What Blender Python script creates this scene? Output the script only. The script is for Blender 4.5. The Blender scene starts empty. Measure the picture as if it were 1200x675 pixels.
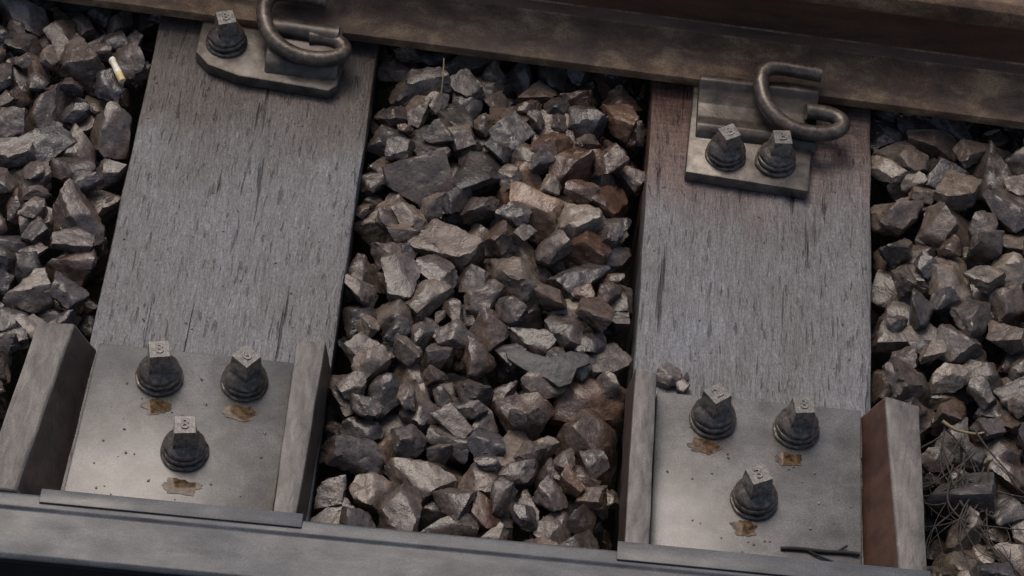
import bpy, bmesh, math, random
import numpy as np
from mathutils import Vector, Matrix, Euler, noise
random.seed(11); rng=np.random.default_rng(11)
scn=bpy.context.scene
scn.view_settings.view_transform='Standard'; scn.view_settings.look='None'; scn.view_settings.exposure=0

# ---------------------------------------------------------------- materials
class NT:
    def __init__(s,name):
        s.m=bpy.data.materials.new(name); s.m.use_nodes=True
        s.t=s.m.node_tree; s.b=s.t.nodes['Principled BSDF']
        s.tc=s.t.nodes.new('ShaderNodeTexCoord')
    def n(s,typ,**k):
        x=s.t.nodes.new(typ)
        for a,b in k.items(): setattr(x,a,b)
        return x
    def l(s,a,b): s.t.links.new(a,b)
    def coord(s,scale=(1,1,1),rot=(0,0,0)):
        mp=s.n('ShaderNodeMapping'); s.l(s.tc.outputs['Object'],mp.inputs['Vector'])
        mp.inputs['Scale'].default_value=scale; mp.inputs['Rotation'].default_value=rot
        return mp.outputs['Vector']
    def noise(s,scale,detail=4,rough=.55,cs=(1,1,1),dist=0,rot=(0,0,0)):
        x=s.n('ShaderNodeTexNoise'); s.l(s.coord(cs,rot),x.inputs['Vector'])
        x.inputs['Scale'].default_value=scale; x.inputs['Detail'].default_value=detail
        x.inputs['Roughness'].default_value=rough; x.inputs['Distortion'].default_value=dist
        return x.outputs['Fac']
    def ramp(s,fac,stops):
        r=s.n('ShaderNodeValToRGB'); s.l(fac,r.inputs['Fac'])
        e=r.color_ramp.elements
        while len(e)<len(stops): e.new(.5)
        for i,(p,c) in enumerate(stops):
            e[i].position=p
            if not hasattr(c,'__len__'): c=(c,c,c)
            e[i].color=(*c,1)
        return r.outputs['Color']
    def mix(s,fac,a,b,mode='MIX'):
        x=s.n('ShaderNodeMix',data_type='RGBA',blend_type=mode)
        for v,i in((fac,0),(a,6),(b,7)):
            if hasattr(v,'is_linked'): s.l(v,x.inputs[i])
            elif i==0: x.inputs[0].default_value=v
            else: x.inputs[i].default_value=(*v,1) if hasattr(v,'__len__') else (v,v,v,1)
        return x.outputs[2]
    def math(s,op,a,b=0.,clamp=False):
        x=s.n('ShaderNodeMath',operation=op,use_clamp=clamp)
        for i,v in enumerate((a,b)):
            if hasattr(v,'is_linked'): s.l(v,x.inputs[i])
            else: x.inputs[i].default_value=v
        return x.outputs[0]
    def bump(s,h,strength,dist,prev=None):
        x=s.n('ShaderNodeBump'); s.l(h,x.inputs['Height'])
        x.inputs['Strength'].default_value=strength; x.inputs['Distance'].default_value=dist
        if prev is not None: s.l(prev,x.inputs['Normal'])
        return x.outputs['Normal']
    def out(s,col=None,rough=None,norm=None,metal=0,spec=.5):
        for v,k in((col,'Base Color'),(rough,'Roughness'),(norm,'Normal')):
            if v is None: continue
            if hasattr(v,'is_linked'): s.l(v,s.b.inputs[k])
            elif k=='Base Color': s.b.inputs[k].default_value=(*v,1)
            else: s.b.inputs[k].default_value=v
        s.b.inputs['Metallic'].default_value=metal
        s.b.inputs['Specular IOR Level'].default_value=spec
        return s.m
    def sep(s):
        x=s.n('ShaderNodeSeparateXYZ'); s.l(s.tc.outputs['Object'],x.inputs[0]); return x.outputs

def wood(name,red):
    t=NT(name)
    fine=t.noise(330,4,.72,(1,.17,1),.3,(0,0,.03))
    mid=t.noise(75,4,.65,(1,.13,1),.7,(0,0,.03))
    big=t.noise(7,4,.65,(1,.7,1))
    speck=t.noise(520,2,.7,(1,.55,1))
    crack=t.noise(60,4,.6,(1,.045,1),.5)
    crk=t.ramp(crack,[(.30,1),(.36,0)])
    crack2=t.noise(190,3,.6,(1,.13,1),.4)
    crk2=t.ramp(crack2,[(.32,1),(.39,0)])
    c=t.ramp(fine,[(.28,(.040,.036,.034)),(.5,(.098,.095,.096)),(.72,(.19,.188,.194))])
    c=t.mix(.4,c,t.ramp(mid,[(.3,(.060,.054,.050)),(.7,(.165,.164,.170))]))
    c=t.mix(.85,c,t.ramp(big,[(.32,(.58,.53,.50)),(.5,(.92,.92,.94)),(.68,(1.15,1.2,1.28))]),'MULTIPLY')
    c=t.mix(.6,c,t.ramp(speck,[(.35,.4),(.65,1.5)]),'MULTIPLY')
    o=t.sep()
    yy=t.math('ADD',o['Y'],t.math('MULTIPLY',t.math('SUBTRACT',t.noise(12,4,.6,(1,.6,1)),.5),.22))
    zone=t.n('ShaderNodeMapRange'); t.l(yy,zone.inputs[0]); zone.inputs[1].default_value=.12 if red else .14; zone.inputs[2].default_value=.29 if red else .24
    if red:
        xz=t.n('ShaderNodeMapRange'); t.l(o['X'],xz.inputs[0]); xz.inputs[1].default_value=.55; xz.inputs[2].default_value=.16; xz.inputs[3].default_value=.45
        zf=t.math('MULTIPLY',zone.outputs[0],xz.outputs[0])
        c=t.mix(zf,c,t.mix(1.,c,(1.22,.70,.54),'MULTIPLY'))
        saw=t.noise(300,2,.5,(.08,1,1))
        c=t.mix(t.math('MULTIPLY',zone.outputs[0],.6),c,t.mix(1.,c,t.ramp(saw,[(.4,.5),(.6,1.2)]),'MULTIPLY'))
    else:
        c=t.mix(zone.outputs[0],c,t.mix(1.,c,(.60,.50,.43),'MULTIPLY'))
    c=t.mix(crk,c,(.012,.010,.009)); c=t.mix(t.math('MULTIPLY',crk2,.7),c,(.02,.017,.015))
    h=t.math('SUBTRACT',t.math('ADD',t.math('MULTIPLY',fine,.6),t.math('MULTIPLY',mid,.8)),t.math('ADD',t.math('MULTIPLY',crk,.8),t.math('MULTIPLY',crk2,.35)))
    nn=t.bump(h,.75,.003)
    r=t.ramp(big,[(.3,.36),(.7,.52)])
    return t.out(c,r,nn,0,.5)
M_wood1=wood('weathered_wood',False); M_wood2=wood('weathered_wood_rusted',True)

def metal(name,dark,midc,light,rough=(.4,.65),bs=.5,scale=60,metallic=.15,stretch=(1,1,1),fine=900,var=.6,wear=None,coat=0,fs=.45):
    t=NT(name)
    a=t.noise(scale,5,.65,stretch,.3); b=t.noise(fine,2,.7); g=t.noise(scale*.2,3,.6)
    c=t.ramp(a,[(.3,dark),(.5,midc),(.72,light)])
    c=t.mix(fs,c,t.ramp(b,[(.35,.45),(.65,1.6)]),'MULTIPLY')
    c=t.mix(var,c,t.ramp(g,[(.3,.6),(.7,1.2)]),'MULTIPLY')
    if wear:
        ge=t.n('ShaderNodeNewGeometry')
        e=t.ramp(ge.outputs['Pointiness'],[(.52,0),(.60,1)])
        e=t.math('MULTIPLY',e,t.ramp(a,[(.35,.15),(.6,.9)]))
        c=t.mix(e,c,wear)
    r=t.ramp(g,[(.35,rough[0]),(.65,rough[1])])
    nn=t.bump(a,bs,.0015); nn=t.bump(b,bs*.6,.0004,nn)
    m=t.out(c,r,nn,metallic,.5)
    if coat:
        t.b.inputs['Coat Weight'].default_value=coat; t.b.inputs['Coat Roughness'].default_value=.22
    return m
M_plate=metal('wet_steel_plate',(.056,.050,.046),(.092,.086,.081),(.136,.130,.125),(.40,.55),.3,30,.1,fine=600,var=1.,coat=.35,fs=.6)
M_beam=metal('grey_steel',(.044,.044,.047),(.070,.071,.076),(.105,.105,.11),(.38,.58),.3,45,.15,(.4,1,1),fine=600)
M_beamdark=metal('beam_shade_twig_black',(.006,.006,.006),(.010,.009,.009),(.016,.014,.013),(.7,.9),.3,50,0)  # near-black paints in the shade under the beam flange; also colours the broken twig
M_cheek=metal('cut_steel_edge',(.050,.043,.038),(.092,.080,.071),(.155,.138,.124),(.45,.65),.7,90,.1,(1,.3,1),wear=(.2,.18,.165),fs=.7)
M_inner=metal('dark_rust',(.022,.014,.011),(.04,.026,.02),(.065,.042,.03),(.45,.7),.5,50,.1)
M_innerred=metal('red_rust',(.030,.014,.009),(.056,.025,.016),(.090,.040,.025),(.45,.7),.4,35,.1)
M_rail=metal('rusty_rail',(.040,.022,.013),(.115,.066,.036),(.29,.195,.108),(.52,.75),.7,30,.0,(.7,1,1),500,var=.9,fs=.6)
M_web=metal('rusty_web',(.036,.015,.008),(.085,.037,.019),(.16,.076,.038),(.55,.8),.6,24,.0,(.22,1,1),600,var=.8)
M_bolt=metal('oily_bolt_steel',(.032,.025,.021),(.068,.056,.047),(.14,.12,.102),(.24,.40),.5,160,.5,wear=(.28,.25,.22))
M_bolttop=metal('pale_bolt_top',(.075,.068,.062),(.13,.12,.11),(.21,.195,.18),(.35,.5),.5,160,.3)  # paler than the sides of the bolt head
M_base=metal('oily_baseplate',(.020,.015,.012),(.042,.032,.025),(.078,.062,.050),(.32,.48),.45,55,.3,wear=(.15,.13,.11))
M_clip=metal('clip_steel',(.04,.030,.024),(.08,.062,.050),(.14,.115,.096),(.26,.42),.5,110,.4)

t=NT('puddle_reflection_tint')
M_puddle=t.out(t.ramp(t.noise(150,4),[(.35,(.022,.014,.008)),(.5,(.070,.041,.020)),(.7,(.13,.084,.044))]),.08,None,0,.6)  # brown tint painted in for the bolts' reflections in the water film
t=NT('soil')
M_soil=t.out(t.ramp(t.noise(25,8,.7),[(.3,(.012,.010,.008)),(.7,(.04,.032,.025))]),.9,t.bump(t.noise(120,6),.8,.01))
t=NT('twig_bark')
M_twig=t.out(t.ramp(t.noise(200,4),[(.3,(.014,.011,.009)),(.7,(.050,.040,.033))]),.8,None)
t=NT('dry_straw'); M_straw=t.out(t.ramp(t.noise(200,4),[(.3,(.18,.13,.07)),(.7,(.32,.25,.14))]),.6,None)
t=NT('cigarette_paper'); M_paper=t.out(t.ramp(t.noise(300,4),[(.3,(.60,.55,.40)),(.7,(.82,.78,.64))]),.7,None)
t=NT('cigarette_filter'); M_filter=t.out(t.ramp(t.noise(400,3),[(.35,(.50,.36,.14)),(.65,(.68,.55,.30))]),.7,None)
t=NT('slate'); M_slate=t.out(t.ramp(t.noise(60,6,.6),[(.3,(.018,.017,.018)),(.7,(.040,.037,.037))]),.5,t.bump(t.noise(120,6),.6,.003))

# ballast stone
t=NT('ballast_stone')
at=t.n('ShaderNodeAttribute',attribute_name='Col')
a=t.noise(50,3,.6,dist=.4); b=t.noise(380,3,.7); v=t.noise(130,4,.65)
c=t.mix(.8,at.outputs['Color'],t.ramp(a,[(.3,(.55,.52,.50)),(.7,(1.4,1.33,1.25))]),'MULTIPLY')
c=t.mix(.5,c,t.ramp(b,[(.32,.4),(.5,.95),(.68,1.7)]),'MULTIPLY')
c=t.mix(.45,c,t.ramp(v,[(.35,.55),(.65,1.35)]),'MULTIPLY')
nn=t.bump(v,.5,.003); nn=t.bump(b,.35,.001,nn)
M_stone=t.out(c,t.ramp(a,[(.35,.24),(.65,.44)]),nn,0,.6)

# ---------------------------------------------------------------- helpers
def empty(name):
    e=bpy.data.objects.new(name,None); scn.collection.objects.link(e); return e
def mkobj(name,bm,mats,parent=None,smooth=True,ang=35):
    me=bpy.data.meshes.new(name)
    bmesh.ops.recalc_face_normals(bm,faces=bm.faces)
    bm.to_mesh(me); bm.free()
    for m in (mats if isinstance(mats,(list,tuple)) else [mats]): me.materials.append(m)
    o=bpy.data.objects.new(name,me); scn.collection.objects.link(o)
    if parent: o.parent=parent
    if smooth:
        me.polygons.foreach_set('use_smooth',[True]*len(me.polygons)); me.set_sharp_from_angle(angle=math.radians(ang))
    return o
def hexa(name,bot,top,mats,parent=None,bev=.003,seg=2,rough=0.0,cuts=0,matfn=None):
    """bot/top: 4 xyz points each, counter-clockwise."""
    bm=bmesh.new()
    vb=[bm.verts.new(p) for p in bot]; vt=[bm.verts.new(p) for p in top]
    bm.faces.new(vb[::-1]); bm.faces.new(vt)
    for i in range(4):
        f=bm.faces.new([vb[i],vb[(i+1)%4],vt[(i+1)%4],vt[i]])
        if matfn: f.material_index=matfn(i)
    bmesh.ops.recalc_face_normals(bm,faces=bm.faces)
    if bev: bmesh.ops.bevel(bm,geom=bm.edges[:],offset=bev,segments=seg,affect='EDGES',profile=.5,material=0)
    if cuts:
        long=[e for e in bm.edges if e.calc_length()>.03]
        bmesh.ops.subdivide_edges(bm,edges=long,cuts=cuts,use_grid_fill=True)
        for v_ in bm.verts:
            n_=noise.noise_vector(v_.co*28)*rough+noise.noise_vector(v_.co*90)*rough*.5
            v_.co+=n_
    return mkobj(name,bm,mats,parent)
def extr(name,prof,x0,x1,mats,parent=None,bev=.002,nseg=1,matfn=None):
    """closed profile [(y,z)] extruded along X"""
    bm=bmesh.new(); rings=[]
    for k in range(nseg+1):
        x=x0+(x1-x0)*k/nseg
        rings.append([bm.verts.new((x,y,z)) for y,z in prof])
    n=len(prof)
    for k in range(nseg):
        for i in range(n):
            f=bm.faces.new([rings[k][i],rings[k][(i+1)%n],rings[k+1][(i+1)%n],rings[k+1][i]])
            if matfn: f.material_index=matfn(i)
    bm.faces.new(rings[0][::-1]); bm.faces.new(rings[-1])
    bmesh.ops.recalc_face_normals(bm,faces=bm.faces)
    if bev:
        es=[e for e in bm.edges if len(e.link_faces)==2 and e.calc_face_angle(0)>math.radians(12)]
        bmesh.ops.bevel(bm,geom=es,offset=bev,segments=2,affect='EDGES',profile=.5)
    return mkobj(name,bm,mats,parent)
def tube(name,pts,r,mat,parent=None,res=8,cyc=False,taper=None,order=4):
    cu=bpy.data.curves.new(name,'CURVE'); cu.dimensions='3D'; cu.bevel_depth=r; cu.bevel_resolution=res; cu.use_fill_caps=True; cu.resolution_u=12
    sp=cu.splines.new('NURBS'); sp.points.add(len(pts)-1)
    for i,p in enumerate(pts):
        sp.points[i].co=(*p,1); sp.points[i].radius=(taper[i] if taper else 1)
    sp.order_u=min(order,len(pts)); sp.use_endpoint_u=True
    o=bpy.data.objects.new(name+'_c',cu); scn.collection.objects.link(o)
    dg=bpy.context.evaluated_depsgraph_get(); me=bpy.data.meshes.new_from_object(o.evaluated_get(dg))
    bpy.data.objects.remove(o)
    me.name=name; me.materials.clear(); me.materials.append(mat)
    o=bpy.data.objects.new(name,me); scn.collection.objects.link(o)
    if parent:o.parent=parent
    me.polygons.foreach_set('use_smooth',[True]*len(me.polygons)); me.set_sharp_from_angle(angle=math.radians(50))
    return o
def lathe_bm(bm,prof,n=40,jit=0):
    rings=[]
    for r,z in prof:
        rings.append([bm.verts.new((r*math.cos(2*math.pi*i/n),r*math.sin(2*math.pi*i/n),z)) for i in range(n)])
    for a_,b_ in zip(rings,rings[1:]):
        for i in range(n): bm.faces.new([a_[i],a_[(i+1)%n],b_[(i+1)%n],b_[i]])
    bm.faces.new(rings[-1]); bm.faces.new(rings[0][::-1])

# ---------------------------------------------------------------- camera
cam=bpy.data.cameras.new('camera'); co=bpy.data.objects.new('camera',cam); scn.collection.objects.link(co)
R=Matrix(((0.9933350828,-0.1142335345,-0.0153659647),(0.0778702790,0.7633870719,-0.6412303783),(0.0849801914,0.6357600790,0.7671945576)))
co.matrix_world=Matrix.Translation((-0.05339673,-2.22827556,2.66600109))@R.to_4x4()
cam.lens=104.25; cam.sensor_width=36; cam.clip_end=500; cam.clip_start=.05
scn.camera=co

# ---------------------------------------------------------------- ground
bm=bmesh.new(); bmesh.ops.create_grid(bm,x_segments=2,y_segments=2,size=120)
for v_ in bm.verts: v_.co.z=-.2
mkobj('ground',bm,M_soil,smooth=False)

# ---------------------------------------------------------------- sleepers
S=[(-.472,-.196,M_wood1),(.149,.425,M_wood2)]
for x0,x1,m in S:
    y0,y1=-.384,1.3
    o=hexa('wooden_sleeper',[(x0,y0,-.16),(x1,y0,-.16),(x1,y1,-.16),(x0,y1,-.16)],[(x0,y0,0),(x1,y0,0),(x1,y1,0),(x0,y1,0)],m,None,.004,2,.0018,28)

# ---------------------------------------------------------------- running rail
rail=empty('rail')
prof=[(0,.018),(0,.031),(.066,.046),(.074,.058),(.076,.122),(.052,.134),(.048,.140),(.047,.166),(.056,.174),(.116,.174),(.125,.166),(.124,.140),(.120,.134),(.092,.122),(.094,.058),(.102,.046),(.168,.031),(.168,.018)]
def rmat(i): return 1 if 2<=i<=5 or 11<=i<=14 else 0
o=extr('rail_profile',prof,-2.2,2.2,[M_rail,M_web],rail,.0015,40,rmat)
rail.location=(0,.3475,0); rail.rotation_euler=(0,0,math.radians(-1.25))

# ---------------------------------------------------------------- lower steel beam (stands proud of the chair plates; cheeks butt against it)
beam=empty('steel_beam')
bp=[(0,-.004),(0,.0485),(-.003,.0505),(-.018,.0500),(-.021,.0470),(-.075,.0445),(-.079,.0405),(-.079,.0330),(-.03,.026),(-.03,-.15),(-.079,-.155),(-.079,-.17),(0,-.17)]
def bmat(i): return 1 if 6<=i<=10 else 0  # flange front and recess get the painted shade
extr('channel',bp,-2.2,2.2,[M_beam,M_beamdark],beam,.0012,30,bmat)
beam.location=(0,-.3925,0); beam.rotation_euler=(0,0,math.radians(1.2))

# ---------------------------------------------------------------- bolts
def bolt(parent,x,y,z,rot,H=.052,tilt=(0,0),sc=1.,letter='8'):
    bm=bmesh.new()
    k=sc
    lathe_bm(bm,[(.0262*k,0),(.027*k,.001),(.027*k,.0035),(.0262*k,.0045),(.0238*k,.0052),(.0236*k,.0125),(.0232*k,.0135),(.0238*k,.0145),(.0236*k,.017),(.0222*k,.0195),(.0185*k,.0225),(.0145*k,.0248),(.013*k,.0265)],48)
    w0,w1=.0128*k,.0112*k
    z0=.022
    lev=[(w0*.95,z0),(w0,z0+.004),(w0*.97,H-.016),(w1,H)]
    rings=[[bm.verts.new((sx*w,sy*w,zz)) for sx,sy in((-1,-1),(1,-1),(1,1),(-1,1))] for w,zz in lev]
    for a_,b_ in zip(rings,rings[1:]):
        for i in range(4): bm.faces.new([a_[i],a_[(i+1)%4],b_[(i+1)%4],b_[i]])
    tf=bm.faces.new(rings[-1]); tf.material_index=1
    bm.faces.new(rings[0][::-1])
    allr=set(sum(rings,[]))
    es=[e for e in bm.edges if e.verts[0] in allr and e.verts[1] in allr and len(e.link_faces)==2 and e.calc_face_angle(0)>.4]
    bmesh.ops.bevel(bm,geom=es,offset=.0024,segments=3,affect='EDGES',profile=.5,material=0)
    for v_ in bm.verts: v_.co+=noise.noise_vector(v_.co*110+Vector((x*50,y*50,0)))*.0010
    o=mkobj('screw_spike',bm,[M_bolt,M_bolttop],parent)
    # embossed digit
    cu=bpy.data.curves.new('digit','FONT'); cu.body=letter; cu.size=.018*k; cu.align_x='CENTER'; cu.align_y='CENTER'; cu.extrude=.0006; cu.bevel_depth=.0004
    to=bpy.data.objects.new('tmp',cu); scn.collection.objects.link(to)
    me=bpy.data.meshes.new_from_object(to.evaluated_get(bpy.context.evaluated_depsgraph_get())); bpy.data.objects.remove(to)
    me.materials.clear(); me.materials.append(M_bolttop)
    d=bpy.data.objects.new('embossed_mark',me); scn.collection.objects.link(d); d.parent=o; d.location=(0,0,H+.0003)
    o.location=(x,y,z); o.rotation_euler=(tilt[0],tilt[1],rot)
    # spring washer (split ring)
    pts=[]
    for i in range(25):
        a_=.2+i/24*(2*math.pi-.35); pts.append((.0222*k*math.cos(a_),.0222*k*math.sin(a_),.0078+.0035*i/24))
    w=tube('spring_washer',pts,.0036*k,M_bolt,o,4)
    return o

# ---------------------------------------------------------------- bracket chairs
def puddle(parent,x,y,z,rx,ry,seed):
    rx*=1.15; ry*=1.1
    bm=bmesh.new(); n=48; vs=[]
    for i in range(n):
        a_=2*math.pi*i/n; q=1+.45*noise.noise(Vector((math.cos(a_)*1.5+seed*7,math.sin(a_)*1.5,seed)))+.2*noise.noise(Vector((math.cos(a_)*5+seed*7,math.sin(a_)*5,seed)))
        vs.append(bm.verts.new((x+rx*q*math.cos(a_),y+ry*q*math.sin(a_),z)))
    bm.faces.new(vs); mkobj('puddle_reflection',bm,M_puddle,parent,False)  # water patch, its brown colour stands in for the bolt's reflection
def prism(name,pts,z0,z1,mats,parent,bev=.002):
    bm=bmesh.new(); a_=[bm.verts.new((x,y,z0)) for x,y in pts]; b_=[bm.verts.new((x,y,z1)) for x,y in pts]; n=len(pts)
    bm.faces.new(a_[::-1]); bm.faces.new(b_)
    for i in range(n): bm.faces.new([a_[i],a_[(i+1)%n],b_[(i+1)%n],b_[i]])
    bmesh.ops.recalc_face_normals(bm,faces=bm.faces)
    bmesh.ops.bevel(bm,geom=bm.edges[:],offset=bev,segments=2,affect='EDGES',profile=.5)
    return mkobj(name,bm,mats,parent)
def yb(x,g=.0015): return -.3925+math.tan(math.radians(1.2))*x+g   # rear face of the beam

c1=empty('steel_chair_bracket')
prism('base_plate',[(-.4635,yb(-.46)),(-.234,yb(-.234)),(-.237,-.156),(-.459,-.159)],.0005,.012,M_plate,c1)
hexa('flared_cheek',[(-.492,yb(-.49),-.006),(-.4650,yb(-.465),-.006),(-.4595,-.160,-.006),(-.486,-.160,-.006)],
     [(-.545,yb(-.545),.050),(-.508,yb(-.508),.050),(-.484,-.170,.055),(-.525,-.173,.055)],[M_cheek,M_inner],c1,.0025,2,.0011,7,lambda i:1 if i in(1,2) else 0)
hexa('cheek',[(-.2335,yb(-.233),-.006),(-.198,yb(-.198),-.006),(-.1945,-.155,-.006),(-.2365,-.155,-.006)],
     [(-.2315,yb(-.231),.051),(-.2065,yb(-.206),.051),(-.203,-.153,.055),(-.2355,-.159,.055)],[M_cheek,M_inner],c1,.0025,2,.0011,7,lambda i:1 if i==1 else 0)
prism('front_lip',[(-.480,yb(-.48,-.012)),(-.199,yb(-.2,-.012)),(-.199,yb(-.2,.006)),(-.480,yb(-.48,.006))],.0505,.0530,M_beam,c1,.001)
for i,(x,y,r,l) in enumerate([(-.384,-.200,.25,'8'),(-.289,-.194,.95,'6'),(-.341,-.299,.15,'8')]):
    bolt(c1,x,y,.012,r,.052,(random.uniform(-.05,.05),random.uniform(-.05,.05)),1.,l)
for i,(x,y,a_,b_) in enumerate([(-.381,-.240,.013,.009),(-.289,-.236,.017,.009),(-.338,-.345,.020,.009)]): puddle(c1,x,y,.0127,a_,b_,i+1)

c2=empty('steel_chair_bracket')
prism('base_plate',[(.178,yb(.178)),(.4125,yb(.41)),(.4105,-.131),(.176,-.138)],.0005,.012,M_plate,c2)
hexa('cheek',[(.145,yb(.145),-.006),(.1775,yb(.177),-.006),(.1755,-.130,-.006),(.141,-.130,-.006)],
     [(.1475,yb(.147),.051),(.1745,yb(.174),.051),(.171,-.146,.055),(.1465,-.140,.055)],[M_cheek,M_inner],c2,.0025,2,.0011,7,lambda i:1 if i==3 else 0)
hexa('flared_cheek',[(.413,yb(.412),-.006),(.445,yb(.445),-.006),(.445,-.130,-.006),(.411,-.130,-.006)],
     [(.447,yb(.447),.051),(.477,yb(.477),.051),(.470,-.149,.055),(.431,-.141,.055)],[M_cheek,M_innerred],c2,.0025,2,.0011,7,lambda i:1 if i==3 else 0)
prism('front_lip',[(.140,yb(.14,-.014)),(.480,yb(.48,-.014)),(.480,yb(.48,.010)),(.140,yb(.14,.010))],.0505,.0530,M_beam,c2,.001)
for i,(x,y,r,l) in enumerate([(.241,-.171,.7,'2'),(.336,-.172,.2,'8'),(.291,-.277,.45,'3')]):
    bolt(c2,x,y,.012,r,.050,(random.uniform(-.05,.05),random.uniform(-.05,.05)),1.,l)
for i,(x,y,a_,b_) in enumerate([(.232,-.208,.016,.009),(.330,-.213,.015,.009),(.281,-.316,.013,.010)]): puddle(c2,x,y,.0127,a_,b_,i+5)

# ---------------------------------------------------------------- rail baseplates with spring clips
b2=empty('rail_baseplate')
prism('plate',[(.194,.199),(.345,.190),(.357,.47),(.204,.49)],.001,.018,M_base,b2,.003)
extr('clip_shoulder',[(.256,.016),(.262,.026),(.270,.030),(.285,.027),(.305,.029),(.322,.038),(.330,.046),(.3395,.046),(.3395,.016)],.204,.352,M_base,b2,.002,6)
bolt(b2,.242,.232,.018,.55,.046,(.03,-.05),.94,'B'); bolt(b2,.303,.230,.018,.15,.046,(-.03,.05),.94,'B')
def clip(parent,dx,dy,dz=0,s=1.):
    P=[(.352,.347,.060),(.335,.348,.061),(.305,.350,.062),(.286,.349,.062),(.276,.335,.060),(.278,.310,.056),(.288,.286,.050),(.310,.270,.044),(.335,.264,.041),(.362,.266,.040),(.383,.278,.040),(.382,.296,.040),(.360,.303,.041),(.336,.299,.042)]
    P=[(x+dx,y+dy,z+dz) for x,y,z in P]
    return tube('spring_clip',P,.0098,M_clip,parent,10)
clip(b2,0,0)
b1=empty('rail_baseplate')
prism('plate',[(-.400,.285),(-.360,.272),(-.248,.264),(-.238,.275),(-.232,.50),(-.395,.50),(-.408,.43),(-.416,.37),(-.418,.305)],.001,.018,M_base,b1,.003)
extr('clip_shoulder',[(.280,.016),(.288,.030),(.300,.036),(.345,.044),(.3495,.044),(.3495,.016)],-.330,-.240,M_base,b1,.003,4)
tube('shoulder_boss',[(-.335,.338,.040),(-.30,.336,.041),(-.245,.334,.041)],.014,M_base,b1,8)
bolt(b1,-.382,.324,.018,.35,.046,(.0,-.03),.95,'8')
clip(b1,-.617,.028)

# ---------------------------------------------------------------- ballast
tex=bpy.data.textures.new('rock','CLOUDS'); tex.noise_scale=.55; tex.noise_depth=2
tex2=bpy.data.textures.new('rock2','CLOUDS'); tex2.noise_scale=.16; tex2.noise_depth=3
variants=[]
NV=56
for k in range(NV):
    r=random.Random(100+k)
    bm=bmesh.new(); bmesh.ops.create_cube(bm,size=2.3)
    nP=r.choice([7,8,9,11,13])
    for i in range(nP):
        d=Vector((r.gauss(0,1),r.gauss(0,1),r.gauss(0,1))).normalized()
        dist=r.uniform(.66,.98)
        bmesh.ops.bisect_plane(bm,geom=bm.verts[:]+bm.edges[:]+bm.faces[:],plane_co=d*dist,plane_no=d,clear_outer=True)
        hole=[e for e in bm.edges if e.is_boundary]
        if hole: bmesh.ops.edgeloop_fill(bm,edges=hole)
    me=bpy.data.meshes.new('v'); bmesh.ops.recalc_face_normals(bm,faces=bm.faces); bm.to_mesh(me); bm.free()
    o=bpy.data.objects.new('v',me); scn.collection.objects.link(o); o.location=(k*5,0,0)
    m=o.modifiers.new('r','REMESH'); m.mode='VOXEL'; m.voxel_size=.07
    m=o.modifiers.new('s','SMOOTH'); m.iterations=1; m.factor=.5
    m=o.modifiers.new('d','DISPLACE'); m.texture=tex; m.strength=.24; m.texture_coords='GLOBAL'; m.mid_level=.5
    m=o.modifiers.new('d2','DISPLACE'); m.texture=tex2; m.strength=.08; m.texture_coords='GLOBAL'; m.mid_level=.5
    m=o.modifiers.new('c','DECIMATE'); m.ratio=.085
    dg=bpy.context.evaluated_depsgraph_get(); e=o.evaluated_get(dg).to_mesh()
    e.calc_loop_triangles()
    V=np.empty(len(e.vertices)*3,dtype=np.float32); e.vertices.foreach_get('co',V); V=V.reshape(-1,3)
    T=np.empty(len(e.loop_triangles)*3,dtype=np.int32); e.loop_triangles.foreach_get('vertices',T); T=T.reshape(-1,3)
    V=V-(V.max(0)+V.min(0))/2; V=V/((V.max(0)-V.min(0))/2)   # unit box semi-axes
    variants.append((V.copy(),T.copy()))
    bpy.data.objects.remove(o)

RES=.003; X0,X1,Y0,Y1=-1.05,1.05,-.405,.80
nx=int((X1-X0)/RES); ny=int((Y1-Y0)/RES)
gx=X0+(np.arange(nx)+.5)*RES; gy=Y0+(np.arange(ny)+.5)*RES
GX,GY=np.meshgrid(gx,gy,indexing='ij')
edge=np.full(GX.shape,9.)
for x0,x1,_ in S:
    edge=np.minimum(edge,np.maximum(x0-GX,GX-x1))
Tgt=-.002-.020*np.clip(1-edge/.040,0,1)
Tgt=Tgt-.02*np.clip((GY-.30)/.05,0,1)
Tgt=Tgt+.008*np.sin(GX*13+1)*np.sin(GY*11)
H=Tgt-.072
for x0,x1,_ in S: H[(GX>x0-.001)&(GX<x1+.001)]=5
H[(GX>-.552)&(GX<-.47)&(GY<-.165)]=5
H[(GX>.42)&(GX<.482)&(GY<-.14)]=5
H[GY<yb(GX)-.0]=5
stones=[]
def drop(xc,yc,a,b,c,yaw):
    R_=max(a,b); i0=int((xc-R_-X0)/RES); i1=int((xc+R_-X0)/RES)+1; j0=int((yc-R_-Y0)/RES); j1=int((yc+R_-Y0)/RES)+1
    if i0<0 or j0<0 or i1>=nx or j1>=ny: return None
    dx=GX[i0:i1,j0:j1]-xc; dy=GY[i0:i1,j0:j1]-yc
    cy,sy=math.cos(yaw),math.sin(yaw); u=(dx*cy+dy*sy)/a; w=(-dx*sy+dy*cy)/b
    q=u*u+w*w; m=q<1
    if not m.any(): return None
    hh=np.zeros_like(q); hh[m]=c*(1-q[m]**1.5)**.6
    Hs=H[i0:i1,j0:j1]
    if (Hs[m]>4).mean()>.06: return None
    vals=(Hs+hh)[m]; vals=vals[vals<4]
    zc=np.percentile(vals,87)
    return zc,(i0,i1,j0,j1),m,hh
fails=0; tries=0
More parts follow.
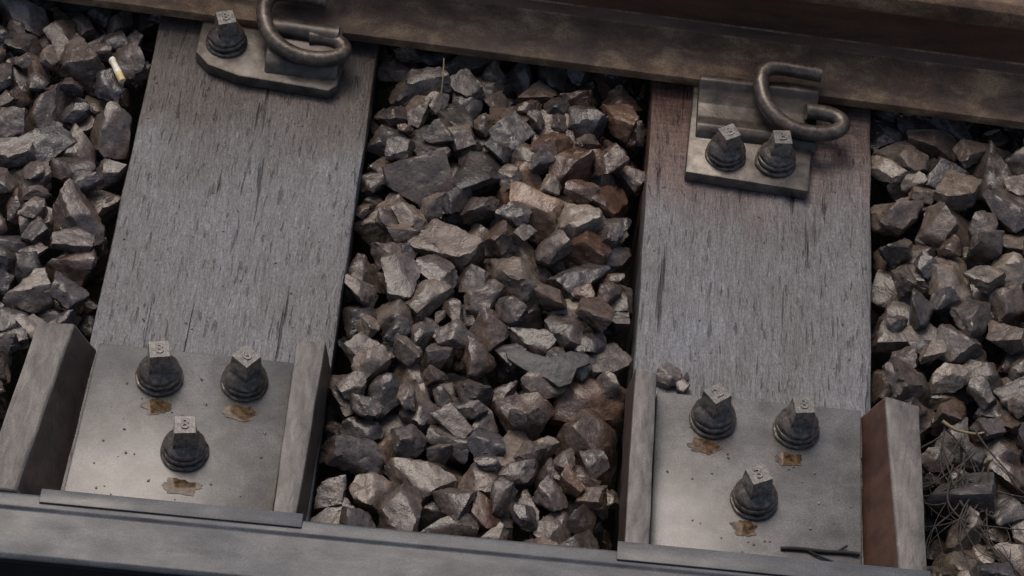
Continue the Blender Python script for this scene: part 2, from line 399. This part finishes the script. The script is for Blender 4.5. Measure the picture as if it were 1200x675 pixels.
while fails<420 and tries<16000:
    tries+=1
    base=.0215*math.exp(random.gauss(0,.27)); base=min(max(base,.0115),.034)
    if fails>180: base*=.75
    a=base*random.uniform(1.0,1.42); b=base*random.uniform(.82,1.08); c=base*random.uniform(.66,.9)
    best=None
    for k in range(9):
        xc=random.uniform(X0,X1); yc=random.uniform(Y0,Y1); yaw=random.uniform(0,math.pi)
        d=drop(xc,yc,a,b,c,yaw)
        if d is None: continue
        ii=int((xc-X0)/RES); jj=int((yc-Y0)/RES)
        over=d[0]+c-Tgt[ii,jj]
        if over>.015: continue
        sc=over
        if best is None or sc<best[0]: best=(sc,xc,yc,yaw,d)
    if best is None: fails+=1; continue
    fails=max(0,fails-1)
    _,xc,yc,yaw,(zc,(i0,i1,j0,j1),m,hh)=best
    Hs=H[i0:i1,j0:j1]; m=m&(Hs<4); Hs[m]=np.maximum(Hs[m],(zc+hh*.92)[m])
    stones.append((xc,yc,zc,a,b,c,yaw))
print('stones',len(stones),'tries',tries)
VV=[];TT=[];CC=[];off=0
pal=[((.083,.067,.058),4),((.064,.053,.048),4),((.094,.074,.061),4),((.125,.101,.083),1.8),((.18,.152,.126),.9),((.078,.055,.043),2),((.050,.044,.043),2.2)]
pw=np.array([p[1] for p in pal],float); pw/=pw.sum()
for (xc,yc,zc,a,b,c,yaw) in stones:
    V,T=variants[random.randrange(NV)]
    k=1.08
    perm=rng.permutation(3); V=V[:,perm]; sg=rng.choice([-1,1],3)
    P=V*sg*np.array([a*k,b*k,c*k*1.05])
    tilt=np.array(Euler((random.gauss(0,.30),random.gauss(0,.26),yaw),'XYZ').to_matrix())
    P=P@tilt.T+np.array([xc,yc,zc])
    for x0,x1,_ in S:
        if xc<x0 and xc>x0-.09: P[:,0]=np.minimum(P[:,0],x0-.001)
        if xc>x1 and xc<x1+.09: P[:,0]=np.maximum(P[:,0],x1+.001)
    P[:,1]=np.maximum(P[:,1],yb(P[:,0],.001))
    Tn=T if np.prod(sg)*(1 if (perm.tolist() in([0,1,2],[1,2,0],[2,0,1])) else -1)>0 else T[:,::-1]
    col=np.array(pal[rng.choice(len(pal),p=pw)][0])*random.uniform(.8,1.2)
    rust=math.exp(-((xc-.10)/.08)**2-((yc-.22)/.16)**2)*.8 + math.exp(-((xc-.07)/.08)**2-((yc+.27)/.10)**2)*.4*random.random()
    if random.random()<rust: col=col*np.array([1.10,.86,.72])
    if xc<-.47: col=col*np.array([.95,.95,1.0])
    VV.append(P); TT.append(Tn+off); off+=len(P); CC.append(np.tile(np.append(col,1),(len(P),1)))
VV=np.concatenate(VV).astype(np.float32); TT=np.concatenate(TT).astype(np.int32); CC=np.concatenate(CC).astype(np.float32)
me=bpy.data.meshes.new('gravel'); me.vertices.add(len(VV)); me.vertices.foreach_set('co',VV.ravel())
me.loops.add(len(TT)*3); me.loops.foreach_set('vertex_index',TT.ravel())
me.polygons.add(len(TT)); me.polygons.foreach_set('loop_start',np.arange(len(TT),dtype=np.int32)*3)
me.polygons.foreach_set('use_smooth',np.ones(len(TT),dtype=bool))
me.update(calc_edges=True); me.validate()
me.set_sharp_from_angle(angle=math.radians(36))
ca=me.color_attributes.new('Col','FLOAT_COLOR','POINT'); ca.data.foreach_set('color',CC.ravel())
me.materials.append(M_stone)
g=bpy.data.objects.new('gravel',me); scn.collection.objects.link(g)

# ---------------------------------------------------------------- small things
def hz(x,y): 
    return float(H[int((x-X0)/RES),int((y-Y0)/RES)])
# slate shard resting on the stones
pts=[(.005,-.098),(.018,-.094),(.035,-.100),(.052,-.104),(.075,-.094),(.094,-.098),(.097,-.108),(.083,-.116),(.078,-.135),(.066,-.141),(.052,-.131),(.035,-.126),(.020,-.117),(.008,-.108)]
o=prism('slate_shard',[((x-.05)*1.08,(y+.115)*1.08) for x,y in pts],-.002,.002,M_slate,None,.0009)
zs=sorted(hz(.048+dx,-.12+dy) for dx in(-.03,-.015,0,.015,.03) for dy in(-.012,0,.012))[-2]+.003
o.location=(.048,-.111-.84*zs,zs); o.rotation_euler=(.10,-.08,0)
# cigarette butt
cg=empty('cigarette_butt')
bm=bmesh.new(); lathe_bm(bm,[(.0040,0),(.0046,.001),(.0046,.013)],20); 
f_=mkobj('filter',bm,M_filter,cg)
bm=bmesh.new(); lathe_bm(bm,[(.0044,.0132),(.0047,.015),(.0044,.026),(.0050,.031),(.0064,.0335),(.0058,.036)],20)
for v_ in bm.verts:
    v_.co.x*=1-.25*max(0,(v_.co.z-.02))/.012; v_.co+=noise.noise_vector(v_.co*300)*.0005
mkobj('paper',bm,M_paper,cg)
z_=max(hz(-.50+dx,.255+dy) for dx in(-.012,0,.01) for dy in(-.012,0,.012))
z_+=.007
yo=-.84*z_
cg.location=(-.497,.255+yo,z_); cg.rotation_euler=Vector((-.018,.031,.003)).to_track_quat('Z','Y').to_euler()
# twigs
tw=empty('dry_twigs')
rr=random.Random(5)
def walk(x,y,z,ang,n,step,r,mat,wob=.35,name='twig'):
    P=[(x,y,z)]; A=ang
    for i in range(n):
        A+=rr.gauss(0,wob); x+=math.cos(A)*step; y+=math.sin(A)*step
        h_=hz(min(x,1.0),max(min(y,.75),-.37)); z=max(z-.006,h_+.002 if h_<1 else .0)+rr.uniform(0,.004)
        P.append((x,y,z))
    tube(name,P,r,mat,tw,2,taper=[1-.6*i/n for i in range(n+1)]); return P
for k in range(20):
    x=rr.uniform(.500,.560); y=rr.uniform(-.24,-.14)
    P=walk(x,y,.012,-math.pi/2+rr.gauss(0,.35),rr.randint(6,10),.021,rr.uniform(.0008,.0015),M_twig)
    if rr.random()<.7:
        q=P[rr.randint(2,5)]; walk(q[0],q[1],q[2],-math.pi/2+rr.choice([-1,1])*.8,5,.016,.0007,M_twig)
walk(.503,-.140,.020,-1.2,6,.012,.0022,M_straw,.5,'straw')
walk(.44,.075,.0,-.9,5,.008,.0012,M_straw,.4,'straw')
t2=empty('broken_twig')
tube('stem',[(.322,-.338,.0145),(.345,-.335,.0155),(.370,-.338,.0145),(.392,-.333,.015),(.4095,-.335,.016)],.0022,M_beamdark,t2,3)
tube('side_shoot',[(.350,-.336,.015),(.362,-.343,.015),(.380,-.348,.0145)],.0013,M_beamdark,t2,2)
tube('stub',[(.385,-.334,.015),(.395,-.326,.017)],.0015,M_beamdark,t2,2)
tg=empty('grass_stem'); tube('stem',[(-.112,.285,-.01),(-.110,.30,.02),(-.113,.325,.035)],.0009,M_straw,tg,2)
def put_stones(name,lst):
    VV=[];TT=[];CC=[];off=0
    for x,y,z,s in lst:
        V,T=variants[random.randrange(NV)]
        P=V*np.array([s*random.uniform(.9,1.3),s,s*.7]); P=P@np.array(Euler((0,0,random.uniform(0,6))).to_matrix()).T+np.array([x,y,z+s*.55])
        q=random.uniform(.7,1.2)
        VV.append(P);TT.append(T+off);off+=len(P);CC.append(np.tile([.12*q,.10*q,.088*q,1],(len(P),1)))
    me=bpy.data.meshes.new(name); VV=np.concatenate(VV);TT=np.concatenate(TT);CC=np.concatenate(CC)
    me.from_pydata(VV.tolist(),[],TT.tolist()); me.color_attributes.new('Col','FLOAT_COLOR','POINT').data.foreach_set('color',CC.astype(np.float32).ravel())
    me.polygons.foreach_set('use_smooth',[True]*len(me.polygons)); me.set_sharp_from_angle(angle=math.radians(38))
    me.materials.append(M_stone); o=bpy.data.objects.new(name,me); scn.collection.objects.link(o)
put_stones('pebble',[(.190,-.112,0,.014),(.204,-.120,0,.010),(.207,-.106,0,.006)])
lst=[]
for k in range(90):
    s_=random.choice(S); x=random.uniform(s_[0]+.01,s_[1]-.01); y=random.uniform(-.13,.3)
    lst.append((x,y,0,random.uniform(.0006,.0013)))
for k in range(70):
    s_=random.choice([(-.45,-.24),(.19,.40)]); x=random.uniform(*s_); y=-.15-.22*random.random()**.6
    lst.append((x,y,.012,random.uniform(.0005,.0015)))
put_stones('grit',lst)

# ---------------------------------------------------------------- light
EL,AZ=64,-35
w=bpy.data.worlds.new('World'); scn.world=w; w.use_nodes=True
sk=w.node_tree.nodes.new('ShaderNodeTexSky'); sk.sky_type='NISHITA'; sk.sun_disc=False
sk.sun_elevation=math.radians(EL); sk.sun_rotation=math.radians(AZ); sk.dust_density=5; sk.air_density=1.0
bg=w.node_tree.nodes['Background']; w.node_tree.links.new(sk.outputs[0],bg.inputs[0]); bg.inputs[1].default_value=.135
sl=bpy.data.lights.new('sun','SUN'); sl.energy=1.4; sl.angle=math.radians(28); sl.color=(1,.92,.82)
so=bpy.data.objects.new('sun',sl); scn.collection.objects.link(so)
el=math.radians(EL); az=math.radians(AZ)
d=Vector((math.sin(az)*math.cos(el),math.cos(az)*math.cos(el),math.sin(el)))
so.rotation_euler=(-d).to_track_quat('-Z','Y').to_euler(); so.location=(0,0,5)
